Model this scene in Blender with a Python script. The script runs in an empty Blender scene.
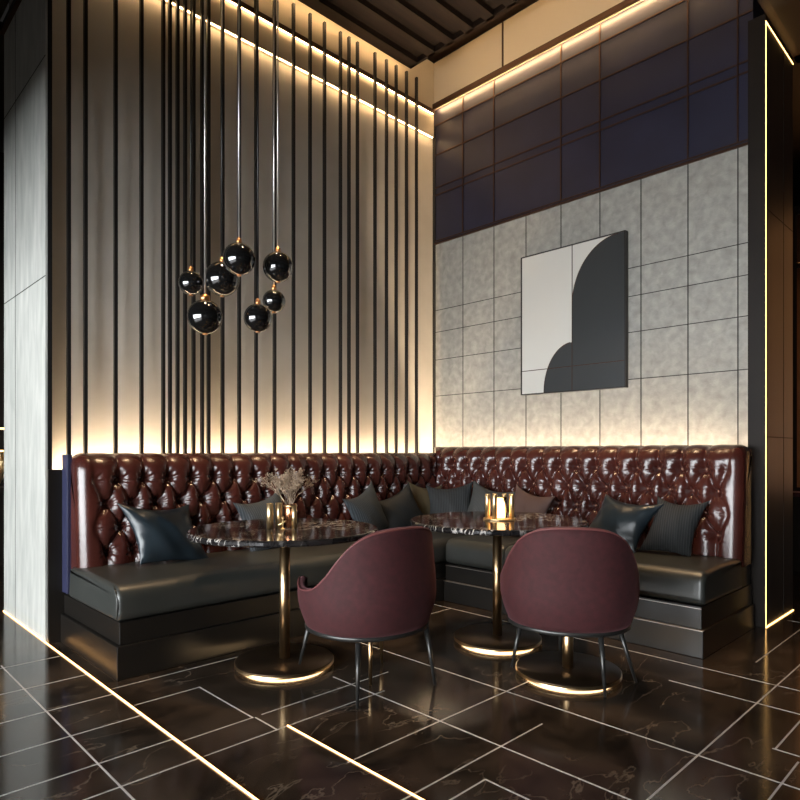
import bpy, bmesh, math, random
from mathutils import Vector, Matrix
random.seed(7)
PI = math.pi
scn = bpy.context.scene
COL = scn.collection

# ---------------------------------------------------------------- camera
A = math.radians(45.7)
cam_d = bpy.data.cameras.new('camera'); cam = bpy.data.objects.new('camera', cam_d); COL.objects.link(cam)
cam.location = (-4.678, -4.307, 1.15)
cam.rotation_euler = (PI/2, 0, A - PI/2)
cam_d.sensor_width = 36; cam_d.lens = 625/800*36
cam_d.shift_y = 52/800
cam_d.clip_start = 0.05
scn.camera = cam
# ---------------------------------------------------------------- world, exposure
w = bpy.data.worlds.new('world'); scn.world = w; w.use_nodes = True
w.node_tree.nodes['Background'].inputs[0].default_value = (.9, .85, .8, 1)
w.node_tree.nodes['Background'].inputs[1].default_value = 0.012
scn.view_settings.view_transform = 'Standard'; scn.view_settings.look = 'None'
scn.view_settings.exposure = 0.12; scn.view_settings.gamma = 1
WIN_S = 20.0           # daylight through the window on the left
LED_BACK = 180         # strip behind the seats
LED_COVE = 18
DOWN = 4.0
LED_FLOOR = 6

# ---------------------------------------------------------------- materials
def mat(name, base=(.5,.5,.5), rough=.5, metal=0, emit=None, es=0, **kw):
    m = bpy.data.materials.new(name); m.use_nodes = True
    b = m.node_tree.nodes['Principled BSDF']
    b.inputs['Base Color'].default_value = (*base, 1)
    b.inputs['Roughness'].default_value = rough
    b.inputs['Metallic'].default_value = metal
    if emit:
        b.inputs['Emission Color'].default_value = (*emit, 1)
        b.inputs['Emission Strength'].default_value = es
    for k, v in kw.items():
        b.inputs[k.replace('_', ' ')].default_value = v
    return m
def nd(m, t, **kw):
    n = m.node_tree.nodes.new(t)
    for k, v in kw.items(): setattr(n, k, v)
    return n
def bsdf(m): return m.node_tree.nodes['Principled BSDF']
def noise_mix(m, c1, c2, scale=5, detail=6, lo=.35, hi=.65, dist=0, bump=0, bscale=None, stretch=None, rough=None):
    nt = m.node_tree; L = nt.links.new
    tc = nd(m, 'ShaderNodeTexCoord'); src = tc.outputs['Object']
    if stretch:
        mp = nd(m, 'ShaderNodeMapping'); mp.inputs['Scale'].default_value = stretch
        L(src, mp.inputs[0]); src = mp.outputs[0]
    n = nd(m, 'ShaderNodeTexNoise'); n.inputs['Scale'].default_value = scale
    n.inputs['Detail'].default_value = detail; n.inputs['Distortion'].default_value = dist
    L(src, n.inputs['Vector'])
    r = nd(m, 'ShaderNodeValToRGB'); r.color_ramp.elements[0].position = lo; r.color_ramp.elements[1].position = hi
    r.color_ramp.elements[0].color = (*c1, 1); r.color_ramp.elements[1].color = (*c2, 1)
    L(n.outputs['Fac'], r.inputs[0]); L(r.outputs[0], bsdf(m).inputs['Base Color'])
    if bump:
        n2 = nd(m, 'ShaderNodeTexNoise'); n2.inputs['Scale'].default_value = bscale or scale*6; n2.inputs['Detail'].default_value = 5
        L(src, n2.inputs['Vector'])
        bp = nd(m, 'ShaderNodeBump'); bp.inputs['Strength'].default_value = bump; bp.inputs['Distance'].default_value = .01
        L(n2.outputs['Fac'], bp.inputs['Height']); L(bp.outputs[0], bsdf(m).inputs['Normal'])
    return m
def veins(m, base1, base2, vein, scale, width=.03, amount=.8, dist=1.5):
    """dark marble with thin veins"""
    nt = m.node_tree; L = nt.links.new
    tc = nd(m, 'ShaderNodeTexCoord'); src = tc.outputs['Object']
    n0 = nd(m, 'ShaderNodeTexNoise'); n0.inputs['Scale'].default_value = scale; n0.inputs['Detail'].default_value = 8
    n0.inputs['Roughness'].default_value = .65; n0.inputs['Distortion'].default_value = dist
    L(src, n0.inputs['Vector'])
    r0 = nd(m, 'ShaderNodeValToRGB')
    r0.color_ramp.elements[0].position = .35; r0.color_ramp.elements[1].position = .7
    r0.color_ramp.elements[0].color = (*base1, 1); r0.color_ramp.elements[1].color = (*base2, 1)
    L(n0.outputs['Fac'], r0.inputs[0])
    mp = nd(m, 'ShaderNodeMapping'); mp.inputs['Scale'].default_value = (1, 2.2, 1); mp.inputs['Rotation'].default_value = (0, 0, .6)
    L(src, mp.inputs[0])
    n1 = nd(m, 'ShaderNodeTexNoise'); n1.inputs['Scale'].default_value = scale*.8; n1.inputs['Detail'].default_value = 7
    n1.inputs['Distortion'].default_value = dist*.8
    L(mp.outputs[0], n1.inputs['Vector'])
    s = nd(m, 'ShaderNodeMath', operation='SUBTRACT'); s.inputs[1].default_value = .5; L(n1.outputs['Fac'], s.inputs[0])
    ab = nd(m, 'ShaderNodeMath', operation='ABSOLUTE'); L(s.outputs[0], ab.inputs[0])
    r1 = nd(m, 'ShaderNodeValToRGB'); r1.color_ramp.elements[0].position = 0; r1.color_ramp.elements[1].position = width
    r1.color_ramp.elements[0].color = (amount,)*3 + (1,); r1.color_ramp.elements[1].color = (0, 0, 0, 1)
    L(ab.outputs[0], r1.inputs[0])
    n2 = nd(m, 'ShaderNodeTexNoise'); n2.inputs['Scale'].default_value = scale*.6; L(src, n2.inputs['Vector'])
    r2 = nd(m, 'ShaderNodeValToRGB'); r2.color_ramp.elements[0].position = .45; r2.color_ramp.elements[1].position = .6
    L(n2.outputs['Fac'], r2.inputs[0])
    mu = nd(m, 'ShaderNodeMath', operation='MULTIPLY'); L(r1.outputs[0], mu.inputs[0]); L(r2.outputs[0], mu.inputs[1])
    mx = nd(m, 'ShaderNodeMix', data_type='RGBA'); L(mu.outputs[0], mx.inputs[0]); L(r0.outputs[0], mx.inputs[6])
    mx.inputs[7].default_value = (*vein, 1)
    L(mx.outputs[2], bsdf(m).inputs['Base Color'])
    return m

WARM = (1, .66, .33); WARM2 = (1, .50, .16)
M = {}
M['floor'] = veins(mat('dark_marble_floor', rough=.13), (.012,.009,.007), (.070,.048,.033), (.34,.27,.20), 3.2, .010, .38, .5)
M['grout'] = mat('pale_grout', (.55,.53,.50), .5)
M['stone'] = noise_mix(mat('grey_stone_tile', rough=.75), (.24,.235,.215), (.36,.35,.32), 16, 10, .3, .7, .3, .25, 90)
M['pierstone'] = noise_mix(mat('pale_pier_stone', rough=.7), (.40,.41,.38), (.56,.56,.52), 5, 8, .3, .7, .4, .2, 40, (1, 3, .6))
M['joint'] = mat('dark_joint', (.02,.018,.015), .8)
M['plaster'] = noise_mix(mat('beige_wall_panel', rough=.7), (.58,.54,.475), (.66,.615,.55), 3, 3, .3, .7)
M['cream'] = mat('cream_cove_panel', (.62,.52,.38), .65)
M['batten'] = mat('black_batten', (.012,.010,.009), .45)
M['bronze_dark'] = mat('dark_bronze_beam', (.09,.045,.025), .4, .6)
M['navy'] = noise_mix(mat('navy_panel', rough=.42), (.014,.014,.030), (.020,.020,.042), 3, 3, .3, .7)
M['brass_line'] = mat('bronze_line', (.07,.036,.022), .4, .7)
M['wood_ceiling'] = noise_mix(mat('dark_wood_ceiling', rough=.5), (.018,.010,.006), (.04,.022,.013), 12, 5, .3, .7, 0, 0, None, (.2, 3, 3))
M['black'] = mat('black_paint', (.008,.007,.006), .5)
M['jamb'] = noise_mix(mat('dark_brown_panel', rough=.6, Specular_IOR_Level=.25), (.008,.0045,.003), (.013,.008,.005), 3, 4, .3, .7)
M['endpanel'] = noise_mix(mat('brown_wood_panel', rough=.45), (.030,.021,.015), (.045,.031,.022), 3, 4, .3, .7, 0, 0, None, (3,3,.3))
M['leather'] = noise_mix(mat('oxblood_leather', rough=.27, Specular_IOR_Level=.75), (.044,.010,.0075), (.078,.0185,.0125), 3, 5, .3, .7, 0, .12, 55)
M['seat'] = noise_mix(mat('black_green_leather', rough=.38, Specular_IOR_Level=.9), (.028,.031,.028), (.042,.044,.040), 4, 4, .3, .7, 0, .06, 90)
M['navyshell'] = mat('navy_shell', (.020,.022,.060), .5)
M['plinth'] = mat('black_plinth', (.010,.0085,.007), .32)
M['edge_hl'] = mat('pale_edge_highlight', (.45,.40,.36), .35, .8)  # pale tone standing in for highlights on the plinth edges
M['button'] = mat('button_leather', (.25,.12,.08), .15, .5)
M['marble'] = veins(mat('black_marble_top', rough=.1), (.006,.006,.007), (.03,.026,.025), (.75,.70,.66), 5.5, .035, .95, 2.5)
M['brass'] = noise_mix(mat('brushed_brass', rough=.28, metal=1), (.62,.42,.22), (.72,.50,.28), 4, 2, .3, .7, 0, 0, None, (30, 30, 1))
M['brass_base'] = mat('bronzed_base', (.10,.065,.04), .3, .9)
M['gold'] = mat('polished_gold', (.90,.66,.36), .36, 1)
M['copper'] = mat('copper', (.65,.30,.16), .25, 1)
M['velvet'] = noise_mix(mat('burgundy_velvet', rough=.8, Sheen_Weight=.22, Sheen_Roughness=.4), (.034,.005,.006), (.055,.008,.010), 30, 6, .3, .7, 0, .1, 200)
bsdf(M['velvet']).inputs['Sheen Tint'].default_value = (.8, .35, .4, 1)
M['velvet_pipe'] = mat('burgundy_piping', (.16,.05,.05), .5)
M['legmetal'] = mat('dark_leg_metal', (.06,.06,.058), .35, .7)
M['globe'] = mat('smoked_glass_globe', (.006,.006,.006), .06, 0, Specular_IOR_Level=.9, Coat_Weight=.6)
M['rod_light'] = mat('pale_rod', (.55,.52,.48), .3, .8)
M['rod_dark'] = mat('black_rod', (.02,.02,.02), .4, .5)
M['cap'] = mat('copper_cap', (.75,.36,.15), .3, 1)
M['pil_leather'] = noise_mix(mat('navy_leather_pillow', rough=.3), (.011,.018,.024), (.018,.028,.036), 5, 4, .3, .7, 0, .15, 12)
def striped(name, c1, c2, sc, rough=.8, stops=.5):
    m = mat(name, rough=rough); L = m.node_tree.links.new
    tc = nd(m, 'ShaderNodeTexCoord'); wv = nd(m, 'ShaderNodeTexWave', bands_direction='X'); wv.inputs['Scale'].default_value = sc
    wv.inputs['Distortion'].default_value = .3
    L(tc.outputs['Object'], wv.inputs['Vector'])
    r = nd(m, 'ShaderNodeValToRGB'); r.color_ramp.elements[0].color = (*c1, 1); r.color_ramp.elements[1].color = (*c2, 1)
    r.color_ramp.elements[0].position = .3; r.color_ramp.elements[1].position = .7
    L(wv.outputs['Fac'], r.inputs[0]); L(r.outputs[0], bsdf(m).inputs['Base Color'])
    bp = nd(m, 'ShaderNodeBump'); bp.inputs['Strength'].default_value = .4; bp.inputs['Distance'].default_value = .004
    L(wv.outputs['Fac'], bp.inputs['Height']); L(bp.outputs[0], bsdf(m).inputs['Normal'])
    return m
M['pil_blue'] = striped('blue_grey_rib', (.025,.032,.038), (.060,.072,.082), 22)
M['pil_dark'] = striped('charcoal_rib', (.010,.012,.014), (.035,.038,.040), 22)
M['pil_grey'] = striped('grey_rib', (.035,.036,.035), (.085,.085,.08), 22)
M['pil_olive'] = mat('olive_cloth', (.11,.085,.045), .8)
M['pil_brown'] = mat('brown_cloth', (.10,.055,.045), .75)
M['pil_black'] = mat('charcoal_cloth', (.014,.018,.021), .6)
M['art_white'] = mat('art_cream', (.62,.60,.55), .5)
M['art_dark'] = mat('art_charcoal', (.035,.038,.040), .3)
M['frame'] = mat('frame_black', (.012,.010,.009), .35)
M['twig'] = mat('dried_stem', (.36,.27,.19), .8)
M['glow'] = mat('candle_glow', (1,.8,.5), .5, 0, (1,.62,.28), 4.5)
M['wax'] = mat('ivory_wax', (.8,.7,.55), .5, 0, (1,.6,.25), .6)
M['glass'] = mat('candle_glass', (1,.93,.85), .05, 0, Transmission_Weight=1.0, IOR=1.2)
def led(name, col, s): return mat(name, (1,.8,.5), .5, 0, col, s)
M['led_back'] = led('led_behind_seat', (1,.76,.50), LED_BACK)
M['led_cove'] = led('led_cove', WARM, LED_COVE)
M['led_beam'] = led('led_under_beam', WARM, 80)
M['led_ceil'] = led('led_ceiling_edge', WARM, 28)
M['led_floor'] = led('led_floor', WARM2, LED_FLOOR)
M['led_ring'] = led('led_ring', WARM, 16)
M['led_vert'] = led('led_vertical', (1,.55,.17), 6)
M['amber'] = mat('amber_glass', (.5,.25,.1), .3, 0, (1,.42,.13), .7)
M['window'] = mat('daylit_window', (.8,.85,.9), .3, 0, (.93,.97,1), WIN_S)

# ---------------------------------------------------------------- mesh helpers
def finish(name, bm, m, parent=None, smooth=False, loc=None):
    me = bpy.data.meshes.new(name)
    bmesh.ops.recalc_face_normals(bm, faces=bm.faces[:])
    bm.to_mesh(me); bm.free()
    for mm in (m if isinstance(m, (list, tuple)) else [m]): me.materials.append(mm)
    if smooth:
        for p in me.polygons: p.use_smooth = True
    o = bpy.data.objects.new(name, me); COL.objects.link(o)
    if parent is not None: o.parent = parent
    if loc: o.location = loc
    return o
def bx(bm, x0, x1, y0, y1, z0, z1, mi=0):
    vs = [bm.verts.new(p) for p in ((x0,y0,z0),(x1,y0,z0),(x1,y1,z0),(x0,y1,z0),(x0,y0,z1),(x1,y0,z1),(x1,y1,z1),(x0,y1,z1))]
    for f in ((0,3,2,1),(4,5,6,7),(0,1,5,4),(1,2,6,5),(2,3,7,6),(3,0,4,7)):
        bm.faces.new([vs[i] for i in f]).material_index = mi
def box(name, x0, x1, y0, y1, z0, z1, m, parent=None, bevel=0, seg=2, smooth=False):
    bm = bmesh.new(); bx(bm, x0, x1, y0, y1, z0, z1)
    if bevel: bmesh.ops.bevel(bm, geom=bm.edges[:], offset=bevel, segments=seg, profile=.5, affect='EDGES')
    return finish(name, bm, m, parent, smooth)
def cyl(bm, p0, p1, r0, r1=None, n=20, cap=True, mi=0):
    r1 = r0 if r1 is None else r1
    p0, p1 = Vector(p0), Vector(p1); d = (p1-p0).normalized()
    u = d.orthogonal().normalized(); v = d.cross(u)
    a = []; b = []
    for i in range(n):
        t = 2*PI*i/n; o = u*math.cos(t)+v*math.sin(t)
        a.append(bm.verts.new(p0+o*r0)); b.append(bm.verts.new(p1+o*r1))
    for i in range(n):
        f = bm.faces.new((a[i], a[(i+1)%n], b[(i+1)%n], b[i])); f.smooth = True; f.material_index = mi
    if cap:
        bm.faces.new(a[::-1]).material_index = mi; bm.faces.new(b).material_index = mi
def lathe(bm, prof, n=48, c=(0,0,0)):
    rings = []
    for r, z in prof:
        if r < 1e-6: rings.append([bm.verts.new((c[0], c[1], c[2]+z))])
        else: rings.append([bm.verts.new((c[0]+r*math.cos(2*PI*i/n), c[1]+r*math.sin(2*PI*i/n), c[2]+z)) for i in range(n)])
    for a, b in zip(rings, rings[1:]):
        for i in range(n):
            j = (i+1) % n
            if len(a) == 1 and len(b) == 1: continue
            if len(a) == 1: f = bm.faces.new((a[0], b[j], b[i]))
            elif len(b) == 1: f = bm.faces.new((a[i], a[j], b[0]))
            else: f = bm.faces.new((a[i], a[j], b[j], b[i]))
            f.smooth = True
def tube(bm, pts, r, n=8):
    pts = [Vector(p) for p in pts]; rings = []
    for i, p in enumerate(pts):
        d = (pts[min(i+1, len(pts)-1)] - pts[max(i-1, 0)]).normalized()
        up = Vector((0, 0, 1)) if abs(d.z) < .95 else Vector((1, 0, 0))
        u = d.cross(up).normalized(); v = d.cross(u)
        rings.append([bm.verts.new(p + (u*math.cos(2*PI*k/n) + v*math.sin(2*PI*k/n))*r) for k in range(n)])
    for a, b in zip(rings, rings[1:]):
        for k in range(n):
            bm.faces.new((a[k], a[(k+1)%n], b[(k+1)%n], b[k])).smooth = True
    bm.faces.new(rings[0]); bm.faces.new(rings[-1])
def thing(name, label, cat, loc=(0,0,0), rz=0, group=None):
    o = bpy.data.objects.new(name, None); COL.objects.link(o); o.empty_display_size = .1
    o.location = loc; o.rotation_euler = (0, 0, rz)
    o['label'] = label; o['category'] = cat
    if group: o['group'] = group
    return o
def tag(o, label, cat, group=None):
    o['label'] = label; o['category'] = cat
    if group: o['group'] = group
    return o
def struct(o): o['kind'] = 'structure'; return o
def sstep(a, b, x):
    t = max(0, min(1, (x-a)/(b-a))); return t*t*(3-2*t)

# ================================================================ STRUCTURE
# ---- floor: marble slabs with pale joints
bm = bmesh.new(); bx(bm, -9.0, 4.5, -8.0, 7.0, -.1, 0)
JW = .0035
XL = [(-3.97,-3.57,-.865),(-4.6,-3.57,-1.23),(-4.6,-3.57,-1.565),(-4.6,-3.57,-1.88),(-4.6,-3.57,-2.10),
      (-3.56,-2.66,-1.16),(-3.56,-3.25,-1.435),(-3.56,-3.245,-1.925),(-3.2,-2.44,-1.925),(-3.56,-2.63,-2.10),
      (-3.2,-1.9,-2.515),(-3.3,-2.4,-2.835),(-3.16,-2.93,-2.945),(-2.75,-.6,-3.40),(-2.45,-2.0,-3.68),(-1.95,-1.4,-3.59),
      (-.9,.6,-3.22),(-4.6,-3.57,-2.55),(-4.6,-3.57,-.45),(-.1,2.6,-3.8),(-1.9,-1.2,-1.28)]
YL = [(-.4,-3.0,-3.865),(-1.43,-1.93,-3.245),(-1.93,-2.1,-3.235),(-1.78,-3.45,-2.69),(-1.28,-3.75,-2.215),(-2.945,-3.4,-2.93),
      (-1.1,-3.6,-1.20),(-3.0,-3.7,-1.51),(-3.58,-3.75,-1.95),(-3.4,-4.2,-.66),(-3.1,-4.2,.2),(.9,5,-3.865)]
for x0, x1, y in XL: bx(bm, x0, x1, y-JW, y+JW, -.001, .0006, 1)
for y0, y1, x in YL: bx(bm, x-JW, x+JW, min(y0,y1), max(y0,y1), -.001, .0008, 1)
struct(finish('floor', bm, [M['floor'], M['grout']]))

# ---- left (slatted) wall
struct(box('wall_left', -3.54, 0, 0, .92, 0, 5.1, M['plaster']))
# stone pier face with joints, at the wall's end
bm = bmesh.new(); bx(bm, -3.572, -3.560, -.1, .92, 0, 4.18)
bx(bm, -3.5735, -3.571, -.1, .92, 2.215, 2.221, 1); bx(bm, -3.5735, -3.571, .60, .604, 0, 4.18, 1); bx(bm, -3.5735, -3.571, -.1, .92, 3.55, 3.556, 1)
struct(finish('wall_pier', bm, [M['pierstone'], M['joint']]))
struct(box('trim_1', -3.560, -3.535, -.101, 0, 0, 5.0, M['black']))
struct(box('trim_2', -3.60, -3.545, -.12, .93, 4.16, 4.2, M['brass_line']))
# low dark ledge behind the seats (hides the strip light)
bm = bmesh.new(); bx(bm, -3.568, -.10, -.155, -.13, 0, 1.045); bx(bm, -3.545, -.10, -.13, 0, 0, .95)
struct(finish('wall_ledge_left', bm, M['plinth']))
bm = bmesh.new(); bx(bm, -.155, -.13, -2.94, -.155, 0, 1.045); bx(bm, -.13, 0, -2.94, -.13, 0, .95)
struct(finish('wall_ledge_right', bm, M['plinth']))

# ---- right wall: stone tiles below, navy panels above
bm = bmesh.new()
bx(bm, 0, .54, -2.945, 0, 0, 3.26, 0)
for y in (-.389,-.763,-1.116,-1.468,-1.824,-2.164,-2.515,-2.85): bx(bm, -.0015, .001, y-.004, y+.004, 1.0, 3.25, 1)
for z in (2.58, 2.36, 2.08, 1.715):
    bx(bm, -.0015, .001, -2.945, -.02, z-.003, z+.003, 1)
bx(bm, -.012, .001, -.03, 0, 1.0, 4.45, 1)
struct(finish('wall_right', bm, [M['stone'], M['joint']]))
bm = bmesh.new(); bx(bm, 0, .54, -2.945, 0, 3.26, 5.1, 0)
for y in (-.389,-.763,-1.468,-1.824,-2.515,-2.85): bx(bm, -.008, .001, y-.006, y+.006, 3.28, 4.6, 1)
for z, h in ((4.45,.006),(4.15,.006),(3.82,.006),(3.745,.006)): bx(bm, -.008, .001, -2.945, -.02, z-h, z+h, 1)
bx(bm, -.014, .001, -2.945, -.02, 3.245, 3.262, 1); bx(bm, -.010, .001, -2.945, -.02, 3.275, 3.285, 1)
struct(finish('wall_upper_right', bm, [M['navy'], M['brass_line']]))
# ---- coves
bm = bmesh.new(); bx(bm, -3.53, -.05, -.05, 0, 4.31, 5.05, 0); bx(bm, -.05, 0, -2.945, 0, 4.61, 5.05, 0)
for y in (-.9,): bx(bm, -.056, -.049, y-.008, y+.008, 4.6, 5.05, 1)
struct(finish('wall_cove', bm, [M['cream'], M['bronze_dark']]))
bm = bmesh.new(); bx(bm, -3.53, -.06, -.075, -.05, 4.53, 4.57); bx(bm, -.07, -.05, -2.945, -.05, 4.585, 4.635)
struct(finish('trim_3', bm, M['bronze_dark']))
# ---- ceilings
bm = bmesh.new(); bx(bm, -3.57, -.48, -2.98, -.15, 4.82, 4.88)
y = -2.9
while y < -.25:
    bx(bm, -3.57, -.48, y, y+.09, 4.77, 4.82); y += .22
bx(bm, -.505, -.48, -2.98, -.15, 4.77, 4.82); bx(bm, -3.57, -.48, -.175, -.15, 4.77, 4.82)
bx(bm, -3.57, .65, -3.05, 1.0, 5.1, 5.16)
bx(bm, -3.62, -3.57, -3.05, -.1, 4.18, 5.16); bx(bm, -3.62, .65, -3.10, -3.05, 4.02, 5.16)
struct(finish('ceiling', bm, M['wood_ceiling']))
bm = bmesh.new(); bx(bm, -9, -3.62, -8, 7, 4.19, 4.25); bx(bm, -3.62, 4.5, -8, -3.10, 4.02, 4.08); bx(bm, .54, 4.5, -3.1, 7, 4.02, 4.08); bx(bm,-3.62,.65,.92,7,4.19,4.25)
struct(finish('ceiling_outer', bm, M['black']))

# ---- dark end of the right wall with light line
bm = bmesh.new(); bx(bm, -.11, .54, -3.049, -2.945, 0, 4.02); bx(bm, -.094, .535, -3.0503, -3.049, .008, 3.96, 2)
for z in (1.25, 2.75): bx(bm, -.09, .53, -3.0515, -3.049, z-.003, z+.003, 1)
bx(bm, .30, .306, -3.0515, -3.049, 0, 4.0, 1)
struct(finish('wall_end_right', bm, [M['jamb'], M['joint'], M['endpanel']]))

# ---- outer shell of the dark room, plus an added light baffle
struct(box('added_light_baffle', -5.9, -5.7, -8, 7, 2.25, 4.19, M['black']))  # added out of view to keep window light off the upper pier
struct(box('wall_back', -9, 4.5, 7.0, 7.1, 0, 4.25, M['black']))
struct(box('wall_far_right', 4.5, 4.6, -8, 7.0, 0, 4.25, M['jamb']))
struct(box('wall_near', -9, 4.5, -8.1, -8.0, 0, 4.25, M['black']))
bm = bmesh.new()
WY0, WY1, WZ0, WZ1 = -5.8, .6, .25, 2.4
bx(bm, -9.1, -9, -8, WY0, 0, 4.25); bx(bm, -9.1, -9, WY1, 7, 0, 4.25); bx(bm, -9.1, -9, WY0, WY1, 0, WZ0); bx(bm, -9.1, -9, WY0, WY1, WZ1, 4.25)
struct(finish('wall_window_side', bm, M['jamb']))
bm = bmesh.new(); bx(bm, -9.06, -9.04, WY0, WY1, WZ0, WZ1, 0)
for k in range(6):
    yy = WY0 + (WY1-WY0)*k/5; bx(bm, -9.04, -8.99, yy-.04, yy+.04, WZ0, WZ1, 1)
bx(bm, -9.04, -8.99, WY0, WY1, 1.5, 1.56, 1)
struct(finish('window_1', bm, [M['window'], M['black']]))

# ================================================================ LIGHT STRIPS
LS = 'light strips of the niche'
tag(box('led_strip', -3.50, -.14, -.075, -.045, .951, .961, M['led_back']), 'warm light strip hidden behind the left seat back below the slatted wall', 'light strip')
tag(box('led_strip', -.10, -.07, -2.93, -.14, .951, .961, M['led_back']), 'warm light strip hidden behind the right seat back below the stone tiles', 'light strip')
tag(box('led_strip', -3.5, -.50, -.1495, -.142, 4.795, 4.805, M['led_ceil']), 'warm light strip along the ceiling edge above the slatted wall', 'light strip')
tag(box('led_strip', -.4795, -.470, -2.93, -.2, 4.795, 4.81, M['led_ceil']), 'warm light strip along the ceiling edge above the navy panels', 'light strip')
tag(box('led_strip', -3.5, -.08, -.069, -.061, 4.524, 4.5295, M['led_cove']), 'warm light strip under the bronze beam of the slatted wall', 'light strip')
tag(box('led_strip', -3.5, -.06, -.044, -.036, 4.304, 4.3095, M['led_cove']), 'warm light strip at the top of the slatted wall panels, under the cream band', 'light strip')
tag(box('led_strip', -.046, -.036, -2.93, -.06, 4.600, 4.609, M['led_beam']), 'warm light strip under the bronze beam above the navy panels', 'light strip')
tag(box('led_strip', -3.5785, -3.5745, -6, .92, .0, .006, M['led_floor']), 'long warm light line in the floor along the foot of the pale stone pier', 'light strip')
tag(box('led_strip', -3.1855, -3.1825, -4.0, -2.10, .0, .005, M['led_floor']), 'short warm light line in the dark floor in front of the left table', 'light strip')
tag(box('led_strip', -.108, -.096, -3.0512, -3.0505, .012, 3.97, M['led_vert']), 'tall vertical gold light line on the corner of the dark end wall', 'light strip')
tag(box('led_strip', -.108, .54, -3.056, -3.0505, .0, .006, M['led_vert']), 'gold light line along the foot of the dark end wall', 'light strip')
tag(box('led_strip', -.108, .54, -3.0535, -3.0505, 3.965, 3.973, M['led_vert']), 'gold light line along the top of the dark end wall', 'light strip')

# ================================================================ DOWNLIGHTS in the niche ceiling
for k, (x, y, tx, ty, pw, an, lab) in enumerate([
   (-2.95, -1.15, -2.95, -.85, 70, 34, 'over the left end of the left banquette'),
   (-1.75, -1.15, -1.75, -.80, 70, 34, 'over the middle of the left banquette'),
   (-.95, -2.05, -.80, -2.15, 60, 34, 'over the right banquette'),
   (-2.45, -1.95, -2.45, -1.95, 60, 40, 'over the left tub chair'),
   (-1.55, -2.55, -1.60, -2.45, 45, 36, 'over the right tub chair')]):
    t = thing('ceiling_downlight', 'recessed warm ceiling downlight ' + lab, 'ceiling light', (x, y, 4.77), 0, 'ceiling downlights')
    bm = bmesh.new(); lathe(bm, [(.036,-.004),(.048,-.004),(.048,0),(.036,0),(.036,-.004)], 32); finish('trim_ring', bm, M['black'], t)
    ld = bpy.data.lights.new('downlight', 'SPOT'); ld.energy = pw*DOWN; ld.color = (1,.68,.38); ld.spot_size = math.radians(an); ld.spot_blend = .9; ld.shadow_soft_size = .035
    lo = bpy.data.objects.new('lamp', ld); COL.objects.link(lo); lo.parent = t; lo.location = (0,0,-.012)
    lo.rotation_euler = Vector((tx-x, ty-y, -4.4)).to_track_quat('-Z', 'Y').to_euler()

# ================================================================ BATTENS
bxs = [-3.44, -3.342, -3.158, -2.99, -2.841, -2.794, -2.739, -2.684, -2.621, -2.556, -2.506, -2.395, -2.258, -2.113, -1.947, -1.768, -1.604, -1.455, -1.283, -1.188, -1.091, -0.883, -0.74, -0.616, -0.48, -0.343]
ordn = ['first','second','third','fourth','fifth','sixth','seventh','eighth','ninth','tenth','eleventh','twelfth','thirteenth','fourteenth','fifteenth','sixteenth','seventeenth','eighteenth','nineteenth','twentieth','twenty-first','twenty-second','twenty-third','twenty-fourth','twenty-fifth','twenty-sixth']
bat = box('wall_batten', -.010, .010, -.106, -.080, .955, 4.77, M['batten'])
for i, x in enumerate(bxs):
    o = bat if i == 0 else bat.copy()
    if i: COL.objects.link(o)
    o.location = (x, 0, 0)
    where = 'in the close cluster' if 4 <= i <= 10 else ('left of the cluster' if i < 4 else 'right of the cluster')
    tag(o, 'thin black vertical batten on the beige wall, %s from the left, %s' % (ordn[i], where), 'batten', 'vertical battens on the slatted wall')
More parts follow.
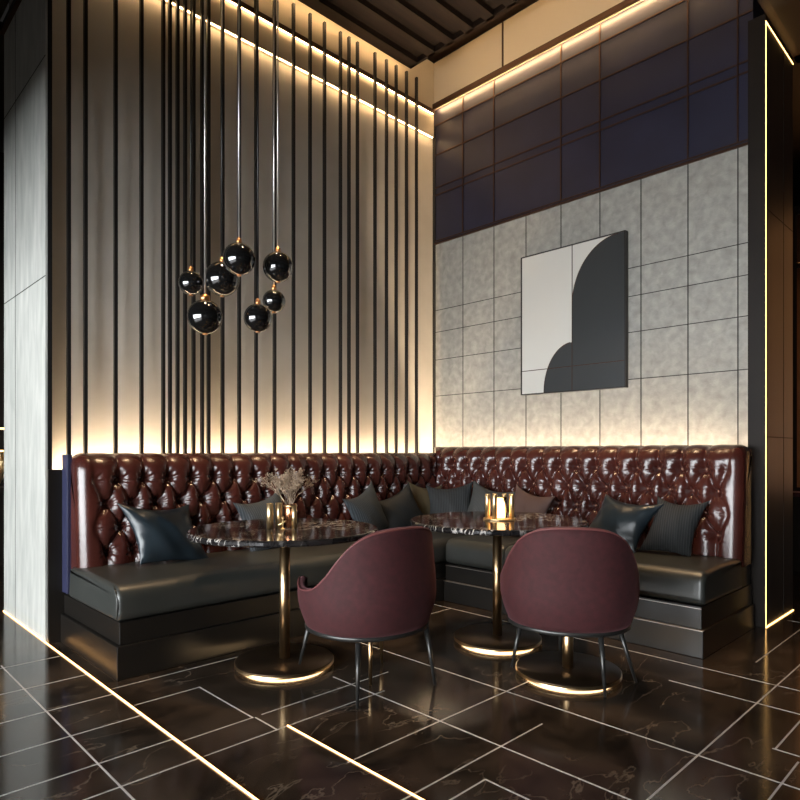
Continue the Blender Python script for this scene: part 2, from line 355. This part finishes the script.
# ================================================================ BANQUETTE
SP, ROW = .157, .142
def backrest(L, ztop, end_start=True, end_stop=False):
    """grid in (s, depth, z); s from 0 at the free end; returns bmesh + list of button spots"""
    # profile: front bottom -> front top -> roll -> back bottom
    prof = []
    zc = ztop - .115
    def P(t): pass
    nfr = 74
    for i in range(nfr+1):
        k = i/nfr; prof.append((.435 - .045*k, .43 + (zc-.43)*k))
    for i in range(1, 19):
        a = PI/2 * i/18*1.0
        prof.append((.275 + .115*math.cos(a), zc + .115*math.sin(a)))
    prof += [(.22, ztop), (.17, ztop-.01), (.16, ztop-.03), (.16, ztop-.3), (.16, .43)]
    n = len(prof); nrm = []; arc = [0]
    for i in range(n):
        a = prof[max(i-1,0)]; b = prof[min(i+1,n-1)]
        d = Vector((b[0]-a[0], b[1]-a[1])).normalized(); nrm.append((d.y, -d.x))
        if i: arc.append(arc[-1] + math.dist(prof[i], prof[i-1]))
    t1 = None
    zr1 = ztop - .165     # first row height
    rows = [zr1 - k*ROW for k in range(4)]
    arc_at = lambda z: (z-.43)/(zc-.43)*arc[nfr]
    T1 = arc_at(zr1)
    RA = (arc_at(zr1)-arc_at(rows[3]))/3
    s0 = .235
    Tlast = T1-3*RA
    ns = int(L/.0085)
    cols = [L*i/ns for i in range(ns+1)]
    extra = [0, .002, .005]
    cols = sorted(set(extra + cols))
    H = .046; R = .075
    bm = bmesh.new(); grid = []
    def disp(s, t):
        a = (s-s0)/SP
        fade = sstep(.06, .15, s)
        if t > T1:
            k = min(1, (t-T1)/.07)
            v = abs(math.sin(PI*a))**(.45 + .35*(1-k)) * (1-.0*k) + 0; v = v + (.55-v)*.45*sstep(.04,.16,t-T1)
        elif t < Tlast:
            a2 = a - 1.5; v = abs(math.sin(PI*a2))**.6
        else:
            b = (T1-t)/RA/2; a = a + .05*math.sin(37*s+11*t)
            p = a + b; q = a - b
            v = (abs(math.sin(PI*p))*abs(math.sin(PI*q)))**.42
        h = H*v
        # button pulls and radiating gathers
        r = (T1-t)/RA
        kr = max(0, min(3, round(r)))
        best = 9; ang = 0
        for kk in (kr-1, kr, kr+1):
            if 0 <= kk <= 3:
                off = .5*(kk % 2)
                m_ = round(a - off)
                ds = (a-off-m_)*SP; dt = t-(T1-kk*RA); dd = math.hypot(ds, dt)
                if dd < best: best = dd; ang = math.atan2(dt, ds); idx = m_*7+kk*3
        h -= .030*math.exp(-(best/.030)**2)
        h += .0055*math.sin(9*ang + idx)*math.exp(-((best-.036)/.024)**2) + .0025*math.sin(17*ang + idx*2)*math.exp(-((best-.05)/.02)**2)
        return (h-H*.80)*fade if fade < 1 else h-H*.80
    for s in cols:
        inset = 0
        for on, e in ((end_start, s), (end_stop, L-s)):
            if on and e < R: inset = max(inset, R - math.sqrt(max(0, R*R-(R-e)**2)))
        row = []
        for i, (d, z) in enumerate(prof):
            h = disp(s, arc[i]) if i < nfr+22 else 0
            if i >= nfr+19: h *= .3
            dn, zn = nrm[i]
            h -= inset
            dd = d + dn*h; zz = z + zn*h
            row.append(bm.verts.new((s, max(dd, .158), max(zz, .42))))
        grid.append(row)
    for a, b in zip(grid, grid[1:]):
        for i in range(n-1):
            bm.faces.new((a[i], b[i], b[i+1], a[i+1])).smooth = True
    for row in (grid[0], grid[-1]):
        try: bm.faces.new(row)
        except ValueError: pass
    btn = []
    for kk in range(4):
        off = .5*(kk % 2)
        s = s0 + off*SP - (SP if kk % 2 else 0)
        while s < L-.04:
            t = T1-kk*RA; k = t/arc[nfr]
            btn.append((s, .435-.045*k - H*.80 - .022, .43+(zc-.43)*k)); s += SP
    return bm, btn
def transform(bm, f):
    for v in bm.verts: v.co = Vector(f(*v.co))
def cushion(name, x0, x1, y0, y1, z0, z1, r, parent, crown=.012):
    bm = bmesh.new()
    nx = max(6, int((x1-x0)/.06)); ny = max(6, int((y1-y0)/.06))
    bmesh.ops.create_cube(bm, size=1)
    for v in bm.verts: v.co = Vector(((x0+x1)/2+v.co.x*(x1-x0), (y0+y1)/2+v.co.y*(y1-y0), (z0+z1)/2+v.co.z*(z1-z0)))
    bmesh.ops.bevel(bm, geom=bm.edges[:], offset=r, segments=8, profile=.5, affect='EDGES')
    long = max(x1-x0, y1-y0)
    o = finish(name, bm, M['seat'], parent, True)
    return o
def cushion2(name, f, s0, s1, d0, d1, z0, z1, parent):
    """seat cushion with a rolled front, near-square ends; s along, d out from the wall"""
    prof = [(d0, z0), (d0, z1-.012)]
    R1, R2 = .075, .045
    k = 8
    for i in range(7): q = i/6; prof.append((d0+.02+(d1-R1-d0-.02)*q, z1 + .010*math.sin(PI*q)))
    for i in range(1, k+1): a = PI/2*i/k; prof.append((d1-R1+R1*math.sin(a), z1-R1*(1-math.cos(a))))
    for i in range(0, k+1): a = PI/2*i/k; prof.append((d1-R2+R2*math.cos(a), z0+R2-R2*math.sin(a)))
    n = len(prof); cx = sum(p[0] for p in prof)/n; nr = []
    for i in range(n):
        a = prof[i-1]; b = prof[(i+1) % n]; d = Vector((b[0]-a[0], b[1]-a[1])).normalized(); nr.append((-d.y, d.x))
    bm = bmesh.new(); rings = []; re = .028
    ss = [s0 + re*(1-math.cos(PI/2*q/6)) for q in range(7)]
    m = int((s1-s0)/.05); ss += [s0+re+(s1-s0-2*re)*q/m for q in range(1, m)] + [s1 - re*(1-math.cos(PI/2*q/6)) for q in range(6, -1, -1)]
    for s in ss:
        e = min(s-s0, s1-s); ins = re - math.sqrt(max(0, re*re-(re-e)**2)) if e < re else 0
        rings.append([bm.verts.new(f(s, p[0]-nr[i][0]*ins, p[1]-nr[i][1]*ins)) for i, p in enumerate(prof)])
    for a, b in zip(rings, rings[1:]):
        for i in range(n): bm.faces.new((a[i], a[(i+1)%n], b[(i+1)%n], b[i])).smooth = True
    bm.faces.new(rings[0]); bm.faces.new(rings[-1])
    return finish(name, bm, M['seat'], parent)
def banquette(nm, label, f, L, ztop, mit):
    root = thing(nm, label, 'sofa', (0,0,0))
    bm, btn = backrest(L, ztop)
    for v in bm.verts:            # mitre at the inner corner
        v.co.x = min(v.co.x, mit - v.co.y)
    transform(bm, f)
    btn = [b for b in btn if b[0] < mit - b[1] - .03]
    back = finish('backrest', bm, M['leather'], root)
    b0 = bmesh.new(); bmesh.ops.create_uvsphere(b0, u_segments=10, v_segments=6, radius=.011)
    bo = finish('button', b0, M['button'], back, True)
    for i, b in enumerate(btn):
        o = bo if i == 0 else bo.copy()
        if i: COL.objects.link(o); o.parent = back
        o.location = f(*b)
    return root, back
# left one, along the slatted wall
fl_ = lambda s, d, z: (-3.475+s, -d, z)
sofaL, backL = banquette('banquette_sofa', 'long banquette with tufted oxblood leather back under the slatted wall, left side', fl_, 3.315, 1.145, 3.473)
box('shell', -3.497, -3.466, -.255, -.158, .30, 1.135, M['navyshell'], sofaL, .006)['label'] = 'navy painted end shell'
cushion2('seat_cushion', fl_, -.025, 2.98, .30, 1.065, .287, .47, sofaL)
box('back_support', -3.46, -.46, -.30, -.158, .283, .45, M['plinth'], sofaL)
bm = bmesh.new(); tube(bm, [(-3.495, -1.030, .30), (-3.497, -1.054, .325), (-3.4985, -1.060, .36), (-3.4985, -1.057, .40), (-3.497, -1.035, .44), (-3.495, -1.00, .462)], .004); finish('piping', bm, M['seat'], sofaL, True)
box('plinth', -3.485, -.45, -1.055, -.16, .17, .285, M['plinth'], sofaL, .004)
box('base', -3.505, -.45, -1.075, -.16, 0, .17, M['plinth'], sofaL, .004)
# right one, along the stone wall
fr_ = lambda s, d, z: (-d, -3.0+s, z)
sofaR, backR = banquette('banquette_sofa', 'banquette with tufted oxblood leather back under the stone tiled wall, right side', fr_, 2.84, 1.20, 2.998)
cushion2('seat_cushion', fr_, .0, 1.37, .40, 1.045, .287, .478, sofaR)
cushion2('seat_cushion', fr_, 1.374, 1.925, .50, 1.045, .287, .478, sofaR)
box('plinth', -1.035, -.16, -2.985, -1.08, .155, .285, M['plinth'], sofaR, .004)
box('base', -1.055, -.16, -3.0, -1.08, 0, .155, M['plinth'], sofaR, .004)
box('edge_highlight', -1.058, -1.034, -3.0, -1.08, .152, .156, M['edge_hl'], sofaR)  # thin pale strips added as painted edge highlights, here and next line
box('edge_highlight', -1.038, -1.034, -2.985, -1.08, .270, .2735, M['edge_hl'], sofaR)
box('back_support', -.40, -.158, -2.975, -.46, .283, .45, M['plinth'], sofaR)

# ================================================================ TABLES
def pedestal(root, r, cx=0, cy=0, z_top=.70, ring=True):
    bm = bmesh.new()
    lathe(bm, [(0,.014),(r-.003,.014),(r,.016),(r,.034),(r-.004,.038),(.05,.040),(0,.040)], 72, (cx,cy,0))
    finish('base_plate', bm, [M['brass_base']], root)
    bm = bmesh.new(); lathe(bm, [(r+.0015,.015),(r+.0015,.033),(r,.033)], 72, (cx,cy,0)); lathe(bm, [(r,.015),(r+.0015,.015)], 72, (cx,cy,0))
    finish('rim_band', bm, M['brass'], root, True)
    bm = bmesh.new(); cyl(bm, (cx,cy,.040), (cx,cy,z_top), .028, n=32)
    finish('pole', bm, M['brass'], root)
    bm = bmesh.new(); cyl(bm, (cx,cy,.001), (cx,cy,.0135), r-.04, n=64)
    finish('glow_ring', bm, M['led_ring'], root)
def table(loc, r, label):
    t = thing('bistro_table', label, 'table', loc, 0, 'round marble bistro tables')
    bm = bmesh.new(); lathe(bm, [(0,.708),(r-.012,.708),(r-.004,.711),(r,.718),(r,.732),(r-.004,.738),(r-.010,.740),(0,.740)], 96)
    for f in bm.faces: f.smooth = False
    finish('tabletop', bm, M['marble'], t, False)
    bm = bmesh.new(); cyl(bm, (0,0,.695), (0,0,.708), .11, n=32); finish('mount_plate', bm, M['brass_base'], t)
    pedestal(t, .262)
    return t
table((-2.765, -1.455, 0), .505, 'round black marble table with brass pedestal, left one, holding the dried flowers')
table((-1.60, -2.00, 0), .53, 'round black marble table with brass pedestal, right one, holding the glowing lantern')

# ================================================================ CHAIRS
def tub_chair(loc, rz, label, feet, extra=None, drop=(50, 98)):
    root = thing('tub_chair', label, 'chair', loc, rz, 'burgundy velvet tub chairs')
    RX, RY, ZB = .345, .335, .298
    TH = 132
    def top(a):
        a = abs(a)
        T = [(-30,.77),(0,.785),(30,.77),(48,.72),(60,.65),(72,.565),(85,.505),(100,.485),(118,.487),(132,.512),(146,.54)]
        for k in range(1, len(T)-2):
            if T[k][0] <= a <= T[k+1][0]:
                (x0,y0),(x1,y1),(x2,y2),(x3,y3) = T[k-1:k+3]
                t = (a-x1)/(x2-x1); m1 = (y2-y0)/(x2-x0)*(x2-x1); m2 = (y3-y1)/(x3-x1)*(x2-x1)
                return (2*t**3-3*t*t+1)*y1 + (t**3-2*t*t+t)*m1 + (-2*t**3+3*t*t)*y2 + (t**3-t*t)*m2
        h = .5
        return h
    def pt(a, v, inset=0):
        t = math.radians(a)
        zt = top(a)
        z = ZB + (zt-ZB)*v
        zz = (z-ZB)
        rr = .885 + .115*math.sin(min(1, zz/.16)*PI/2)          # bowl shaped bottom
        rr -= .07*max(0, (zz-.2)/.27)                          # leans in toward the rim
        rr *= 1
        e = 2.15
        c, s = math.cos(t), math.sin(t)
        k = (abs(c)**e + abs(s)**e)**(-1/e)
        return Vector((s*k*(RX*rr-inset), -c*k*(RY*rr-inset), z))
    NA, NV = 88, 22
    bm = bmesh.new()
    outer = []; inner = []
    for i in range(NA+1):
        a = -TH + 2*TH*i/NA
        outer.append([bm.verts.new(pt(a, j/NV)) for j in range(NV+1)])
        inner.append([bm.verts.new(pt(a, j/NV, .045)) for j in range(NV+1)])
    rim = []
    for i in range(NA+1):
        p = (outer[i][-1].co + inner[i][-1].co)/2; p.z += .012; rim.append(bm.verts.new(p))
    for i in range(NA):
        for j in range(NV):
            bm.faces.new((outer[i][j], outer[i+1][j], outer[i+1][j+1], outer[i][j+1])).smooth = True
            bm.faces.new((inner[i][j], inner[i][j+1], inner[i+1][j+1], inner[i+1][j])).smooth = True
        bm.faces.new((outer[i][-1], outer[i+1][-1], rim[i+1], rim[i])).smooth = True
        bm.faces.new((rim[i], rim[i+1], inner[i+1][-1], inner[i][-1])).smooth = True
        bm.faces.new((outer[i][0], inner[i][0], inner[i+1][0], outer[i+1][0]))
    for i in (0, NA):
        for j in range(NV):
            bm.faces.new((outer[i][j], outer[i][j+1], inner[i][j+1], inner[i][j]))
        bm.faces.new((outer[i][-1], rim[i], inner[i][-1]))
    shell = finish('shell', bm, M['velvet'], root)
    # rim piping
    bm = bmesh.new()
    pts = []
    for i in range(0, NA+1):
        a = -TH + 2*TH*i/NA
        p = pt(a, 1, .003); p.z += .004; pts.append(p)
    tube(bm, pts, .0045, 8); finish('piping', bm, M['velvet_pipe'], shell, True)
    # seat pan + cushion
    def slab(name, z0, z1, inset, m, rnd):
        bm = bmesh.new(); n = 64; prof = [(inset+rnd, z0), (inset, z0+rnd*.5), (inset, z1-rnd), (inset+rnd*.3, z1-rnd*.3), (inset+rnd, z1)]
        rings = []
        for ins, z in prof:
            ring = []
            for k in range(n):
                t = 2*PI*k/n; c, s = math.cos(t), math.sin(t); e = 2.15
                kk = (abs(c)**e + abs(s)**e)**(-1/e)
                ring.append(bm.verts.new((s*kk*(RX*.885-ins), -c*kk*(RY*.885-ins), z)))
            rings.append(ring)
        for a, b in zip(rings, rings[1:]):
            for k in range(n): bm.faces.new((a[k], a[(k+1)%n], b[(k+1)%n], b[k])).smooth = True
        bm.faces.new(rings[0]); bm.faces.new(rings[-1])
        return finish(name, bm, m, root)
    slab('seat_cushion', .295, .43, -.002, M['velvet'], .03)
    slab('seat_frame', .278, .300, -.004, M['legmetal'], .006)
    rot = Matrix.Rotation(-rz, 3, 'Z')
    for fx, fy, fz, kind in feet:
        p = rot @ Vector((fx-loc[0], fy-loc[1], 0)); p.z = fz
        q = Vector((p.x*.90, p.y*.90, .282))
        if abs(q.x) > .24: q.x = math.copysign(.24, q.x)
        if abs(q.y) > .24: q.y = math.copysign(.24, q.y)
        bm = bmesh.new(); cyl(bm, p, q, .0065, .014, 16)
        l = finish('leg', bm, M['brass'] if kind else M['legmetal'], root)
        if kind: l['label'] = 'brass coloured rear leg'
    if extra: pedestal(root, .264, 0, 0, .278)
    return root
tub_chair((-2.585, -1.925, 0), math.radians(-4), 'burgundy velvet tub chair at the left marble table, seen from its right rear', [(-2.77,-1.60,.0405,0), (-2.86,-2.17,0,0), (-2.40,-2.22,0,0), (-2.36,-1.79,0,1), (-2.63,-2.0,0,1)])
tub_chair((-1.80, -2.60, 0), math.radians(-54), 'burgundy velvet tub chair at the right marble table with a brass pedestal between its legs', [(-2.04,-2.42,0.0505,0), (-1.94,-2.88,0,0), (-1.66,-2.90,0,0), (-1.58,-2.42,0,0)], True)

# ================================================================ PENDANTS
GP = 'black glass globe pendants'
pend = [  # x, y, z, r, rod, label
 ((-3.110,-1.226,1.863), .090, 'rod_light', 'black glass globe pendant with a wide copper cap, lowest on the left'),
 ((-2.956,-1.307,2.184), .086, 'rod_light', 'black glass globe pendant, highest of the cluster, in its middle'),
 ((-2.723,-1.325,2.186), .084, 'rod_light', 'black glass globe pendant, rightmost of the large ones'),
 ((-2.848,-.923,2.174), .101, 'rod_dark', 'large black glass globe pendant half hidden behind the highest one'),
 ((-2.980,-.795,2.150), .071, 'rod_dark', 'small black glass globe pendant at the far left of the cluster'),
 ((-2.857,-1.334,1.879), .076, 'rod_dark', 'black glass globe pendant, lowest on the right, touching a smaller one behind'),
 ((-2.600,-1.095,2.056), .068, 'rod_light', 'smallest black glass globe pendant, under the rightmost large one'),
]
for (x, y, z), r, rod, lab in pend:
    t = thing('pendant_light', lab, 'pendant light', (x, y, z), 0, GP)
    bm = bmesh.new(); bmesh.ops.create_uvsphere(bm, u_segments=48, v_segments=28, radius=r); finish('globe', bm, M['globe'], t, True)
    big = 'wide' in lab
    cr = .026 if big else .014
    bm = bmesh.new(); cyl(bm, (0,0,r-.004), (0,0,r+.022), cr, cr*.95, 24); cyl(bm, (0,0,r+.022), (0,0,r+.030), cr*.6, cr*.4, 24); finish('cap', bm, M['cap'], t)
    bm = bmesh.new(); cyl(bm, (0,0,r+.028), (0,0,4.75-z), .0052, n=12); finish('rod', bm, M[rod], t)
    bm = bmesh.new(); cyl(bm, (0,0,4.745-z), (0,0,4.77-z), .045, n=24); finish('canopy', bm, M['rod_dark'], t)
    bm = bmesh.new(); cyl(bm, (0,0,-r-.004), (0,0,-r+.002), .012, n=16); finish('bottom_stud', bm, M['cap'], t)

# ================================================================ PILLOWS
def pillow(name, lab, x, y, z, wd, ht, th, rz, lean, roll, m, n=26, shear=0, pin=.17):
    root_bm = bmesh.new(); rings = {}
    def P(u, v, s):
        px = u*wd/2*(1 - pin*(1-v*v)) ; pz = v*ht/2*(1 - (pin*1.5 if v > 0 else pin*.5)*(1-u*u)); px += shear*pz
        q = max(0, (1-u*u))**.55 * max(0, (1-v*v))**.55
        wr = .004*math.sin(9*u+4*v)*q + .005*math.sin(14*(u*v)+2*u)*(1-q)*q*2
        return (px, s*(th/2*q + wr), pz)
    g = {}
    for s in (1, -1):
        for i in range(n+1):
            for j in range(n+1):
                edge = i in (0, n) or j in (0, n)
                u = math.sin((-1+2*i/n)*PI/2); v = math.sin((-1+2*j/n)*PI/2)
                if edge and s == -1: g[s,i,j] = g[1,i,j]
                else: g[s,i,j] = root_bm.verts.new(P(u, v, s))
        for i in range(n):
            for j in range(n):
                q = [g[s,i,j], g[s,i+1,j], g[s,i+1,j+1], g[s,i,j+1]]
                try: root_bm.faces.new(q if s == 1 else q[::-1]).smooth = True
                except ValueError: pass
    o = finish(name, root_bm, m)
    o.matrix_world = Matrix.Translation((x, y, z)) @ Matrix.Rotation(rz, 4, 'Z') @ Matrix.Rotation(lean, 4, 'X') @ Matrix.Rotation(roll, 4, 'Y')
    tag(o, lab, 'pillow', 'scatter pillows on the banquettes')
    return o
D = math.radians
pillow('pillow', 'navy leather pillow alone at the left end of the left banquette', -3.03,-.56,.655, .46,.38,.17, D(4), D(-22), D(5), M['pil_leather'], shear=-.28)
pillow('pillow', 'blue grey pillow mostly hidden behind the dried flowers', -2.30,-.53,.66, .40,.40,.14, D(0), D(-14), D(-12), M['pil_blue'])
pillow('pillow', 'blue grey ribbed pillow on the left banquette, first right of the left table', -1.42,-.60,.665, .42,.42,.15, D(10), D(-14), D(-18), M['pil_blue'])
pillow('pillow', 'plain charcoal pillow slumped beside the blue grey ribbed one', -1.02,-.56,.65, .46,.38,.15, D(-8), D(-18), D(-20), M['pil_black'])
pillow('pillow', 'small olive brown pillow tucked into the corner of the banquettes', -.66,-.50,.69, .36,.38,.13, D(-15), D(-12), D(8), M['pil_olive'])
pillow('pillow', 'charcoal grey pillow in the corner, left of the pale grey one', -.66,-.80,.69, .42,.40,.14, D(-62), D(-16), D(-6), M['pil_dark'])
pillow('pillow', 'pale grey ribbed pillow on the right banquette behind the right table', -.565,-1.13,.685, .44,.40,.15, D(-84), D(-16), D(10), M['pil_grey'])
pillow('pillow', 'brown pillow behind the glowing lantern', -.54,-1.50,.675, .38,.38,.13, D(-90), D(-14), D(12), M['pil_brown'])
pillow('pillow', 'glossy navy leather pillow near the right end of the right banquette', -.62,-2.30,.67, .44,.37,.17, D(-92), D(-24), D(6), M['pil_leather'], shear=.25)
pillow('pillow', 'black ribbed pillow, last one at the right end of the banquette', -.56,-2.64,.67, .32,.38,.15, D(-78), D(-18), D(3), M['pil_dark'], shear=.2)

# ================================================================ WALL ART
t = thing('framed_picture', 'framed abstract picture of dark curves on cream hung on the stone wall', 'picture', (-.002, -1.58, 2.26))
Y0, Y1, Z0, Z1 = -.475, .475, -.60, .60         # local y (left in picture is +y)
bm = bmesh.new(); bx(bm, -.040, 0, Y0, Y1, Z0, Z1); finish('backing', bm, M['frame'], t)
bm = bmesh.new()
for a in ((Y0-.008,Y1+.008,Z1,Z1+.008),(Y0-.008,Y1+.008,Z0-.008,Z0),(Y0-.008,Y0,Z0,Z1),(Y1,Y1+.008,Z0,Z1)): bx(bm, -.052, 0, *a)
finish('frame', bm, M['frame'], t)
bm = bmesh.new(); bx(bm, -.0425, -.040, Y0, Y1, Z0, Z1); finish('cream_field', bm, M['art_white'], t)
# dark figure: big quarter arc on top of a smaller one
def prism_yz(bm, pts, x0, x1):
    a = [bm.verts.new((x0, p[0], p[1])) for p in pts]; b = [bm.verts.new((x1, p[0], p[1])) for p in pts]
    bm.faces.new(a); bm.faces.new(b[::-1])
    for i in range(len(pts)): bm.faces.new((a[i], a[(i+1)%len(pts)], b[(i+1)%len(pts)], b[i]))
YM = -.02
outline = [(Y0, Z0), (Y0, Z1)]
arc1 = [(YM-.405*(1-math.cos(a)) , .10 + .50*math.sin(a)) for a in [PI/2*k/24 for k in range(24, -1, -1)]]
outline += arc1
outline += [(YM, -.20)]
arc2 = [(YM + .27*math.sin(a), Z0 + .40*math.cos(a)) for a in [PI/2*k/20 for k in range(1, 21)]]
outline += arc2
bm = bmesh.new(); prism_yz(bm, outline, -.0450, -.0425); finish('dark_figure', bm, M['art_dark'], t)
bm = bmesh.new()
bx(bm, -.0462, -.0425, YM-.003, YM+.003, Z0, Z1); bx(bm, -.0462, -.0425, Y0, Y1, -.402, -.396)
tube(bm, [(-.0455, y, z) for y, z in arc1], .003, 6); tube(bm, [(-.0455, y, z) for y, z in arc2], .003, 6)
finish('copper_line', bm, M['brass_line'], t)

# ================================================================ TABLE-TOP ITEMS
TZ = .740
def cup(loc, r, h, lab, m, cat='candle holder', name='candle_holder', grp='brass candle tubes on the left table'):
    t = thing(name, lab, cat, loc, 0, grp)
    bm = bmesh.new(); lathe(bm, [(0,0),(r,0),(r,h),(r-.002,h+.001),(r-.003,h),(r-.003,h-.02),(0,h-.02)], 32); finish('tube', bm, m, t)
    bm = bmesh.new(); lathe(bm, [(0,h-.0195),(r-.0035,h-.0195),(r-.0035,h-.008),(0,h-.006)], 24); finish('candle', bm, M['wax'], t, True)
    return t
cup((-2.845,-1.435,TZ), .0175, .135, 'tall polished brass candle tube, leftmost on the left table', M['gold'])
cup((-2.792,-1.440,TZ), .0175, .135, 'polished brass candle tube standing second from the left', M['gold'])
cup((-2.745,-1.515,TZ), .0135, .118, 'slimmer brass candle tube in front of the copper vase', M['gold'])
t = thing('vase', 'copper cylinder vase on the left marble table', 'vase', (-2.725,-1.45,TZ))
bm = bmesh.new(); lathe(bm, [(0,0),(.036,0),(.036,.125),(.034,.127),(.032,.125),(.032,.006),(0,.006)], 40); finish('body', bm, M['copper'], t)
bm = bmesh.new(); lathe(bm, [(.0362,.112),(.0375,.114),(.0375,.120),(.0362,.122)], 40); finish('rim', bm, M['gold'], t, True)
t = thing('brass_figurine', 'tiny brass sprig ornament among the candle tubes', 'ornament', (-2.805,-1.497,TZ))
bm = bmesh.new(); lathe(bm, [(0,0),(.012,0),(.012,.004),(.004,.007),(0,.007)], 20)
tube(bm, [(0,0,.005),(.001,0,.03),(0,0,.058)], .0035); tube(bm, [(-.022,.01,.022),(0,0,.034),(.016,-.008,.046)], .0045)
bmesh.ops.create_icosphere(bm, subdivisions=2, radius=.008, matrix=Matrix.Translation((0,0,.060)))
finish('body', bm, M['gold'], t, True)
# dried flowers
bm = bmesh.new()
def spray(p, d, ln, depth):
    q = p + d*ln
    mid = (p+q)/2 + Vector([random.uniform(-.006,.006) for _ in range(3)])
    tube(bm, [p, mid, q], .0009 if depth else .0014, 4)
    if depth >= 3:
        for _ in range(2):
            c = q + Vector([random.uniform(-.006,.006) for _ in range(3)])
            bmesh.ops.create_icosphere(bm, subdivisions=1, radius=random.uniform(.0018,.0034), matrix=Matrix.Translation(c))
        return
    for _ in range(3):
        nd_ = (d + Vector([random.uniform(-.75,.75), random.uniform(-.75,.75), random.uniform(-.35,.6)])).normalized()
        spray(q, nd_, ln*random.uniform(.5,.75), depth+1)
for k in range(20):
    a = random.uniform(0, 2*PI); sp = random.uniform(.05, 1.0)
    d = Vector((math.cos(a)*sp - .10, math.sin(a)*sp + .06, 1)).normalized()
    spray(Vector((random.uniform(-.012,.012), random.uniform(-.012,.012), .10)), d, random.uniform(.07,.10), 0)
for k in range(6): tube(bm, [(random.uniform(-.01,.01), random.uniform(-.01,.01), .012), (random.uniform(-.012,.012), random.uniform(-.012,.012), .12)], .0014, 4)
o = finish('dried_flowers', bm, M['twig'], None, True, (-2.725,-1.45,TZ))
tag(o, 'airy bunch of dried beige flowers standing in the copper vase', 'dried flowers')

# lantern on right table
t = thing('candle_lantern', 'round brass and glass candle lantern glowing on the right marble table', 'lantern', (-1.59,-2.01,TZ))
bm = bmesh.new(); lathe(bm, [(0,0),(.098,0),(.098,.008),(.094,.011),(0,.011)], 48); finish('tray', bm, M['gold'], t)
bm = bmesh.new(); lathe(bm, [(.045,.012),(.045,.135),(.042,.135),(.042,.012),(.045,.012)], 40); finish('glass', bm, M['glass'], t, True)
bm = bmesh.new(); lathe(bm, [(0,.011),(.034,.011),(.034,.098),(.030,.104),(0,.104)], 32); finish('candle', bm, M['glow'], t, True)
for k in range(8):
    a = 2*PI*k/8 + .25
    if abs(((a - D(225-0)) + PI) % (2*PI) - PI) < .42: continue
    bm = bmesh.new(); x, y = .078*math.cos(a), .078*math.sin(a)
    lathe(bm, [(0,.011),(.015,.011),(.015,.150),(.013,.153),(0,.153)], 20, (x, y, 0)); finish('post', bm, M['gold'], t, True)

# ================================================================ BACKGROUND GLIMPSES
# right: lit amber display cabinet beyond the end wall
t = thing('display_cabinet', 'amber lit display cabinet in the far room at the right edge', 'cabinet', (2.5, -3.3, 0))
bm = bmesh.new(); bx(bm, 0, .3, -.7, .73, .76, 3.6); finish('carcass', bm, M['jamb'], t)
for z0, z1 in ((.80, 2.97), (3.03, 3.5)):
    bm = bmesh.new(); bx(bm, -.01, 0, -.65, .68, z0, z1); p = finish('lit_panel', bm, M['amber'], t)
    bm = bmesh.new()
    for yy in (-.65, -.2, .25, .66): bx(bm, -.03, -.01, yy-.02, yy+.02, z0, z1)
    finish('mullion', bm, M['copper'], p)
t = thing('sideboard', 'dark red topped sideboard below the amber cabinet in the far room', 'sideboard', (2.5, -3.3, 0))
bm = bmesh.new(); bx(bm, -.25, .3, -.72, .75, 0, .72); finish('body', bm, M['jamb'], t)
bm = bmesh.new(); bx(bm, -.28, .3, -.74, .77, .72, .76); finish('top', bm, M['velvet'], t)
# left: dark wall with shelf lines and golden plant
struct(box('wall_corridor', -5.5, .6, 3.05, 3.15, 0, 4.19, M['jamb']))
t = thing('wall_shelf', 'dark wall shelf with two glowing edges at the far left', 'shelf', (-3.3, 3.05, 0))
for z in (1.17, 1.39):
    bm = bmesh.new(); bx(bm, -1.4, .9, -.25, 0, z-.02, z); s = finish('shelf_board', bm, M['brass_line'], t)
    bm = bmesh.new(); bx(bm, -1.4, .9, -.256, -.25, z-.018, z-.002); finish('edge_light', bm, M['led_vert'], s)
bm = bmesh.new()
for k in range(60):
    a = random.uniform(0, 2*PI); sp = random.uniform(.1, 1)
    tube(bm, [(0,0,0), (math.cos(a)*sp*.08, math.sin(a)*sp*.08, .15), (math.cos(a)*sp*.24, math.sin(a)*sp*.24, .30+random.uniform(-.08,.06))], .005, 5)
o = finish('golden_grass', bm, M['gold'], None, True, (-3.28, 2.55, .826)); tag(o, 'tuft of golden ornamental grass at the far left behind the pier', 'plant')
t = thing('console_table', 'dark console under the golden grass at the far left', 'table', (-3.28, 2.55, 0))
bm = bmesh.new(); bx(bm, -.5, .35, -.2, .2, .78, .82); finish('top', bm, M['jamb'], t)
for sx in (-.46, .31):
    for sy in (-.18, .14):
        bm = bmesh.new(); bx(bm, sx, sx+.04, sy, sy+.04, 0, .78); finish('leg', bm, M['jamb'], t)
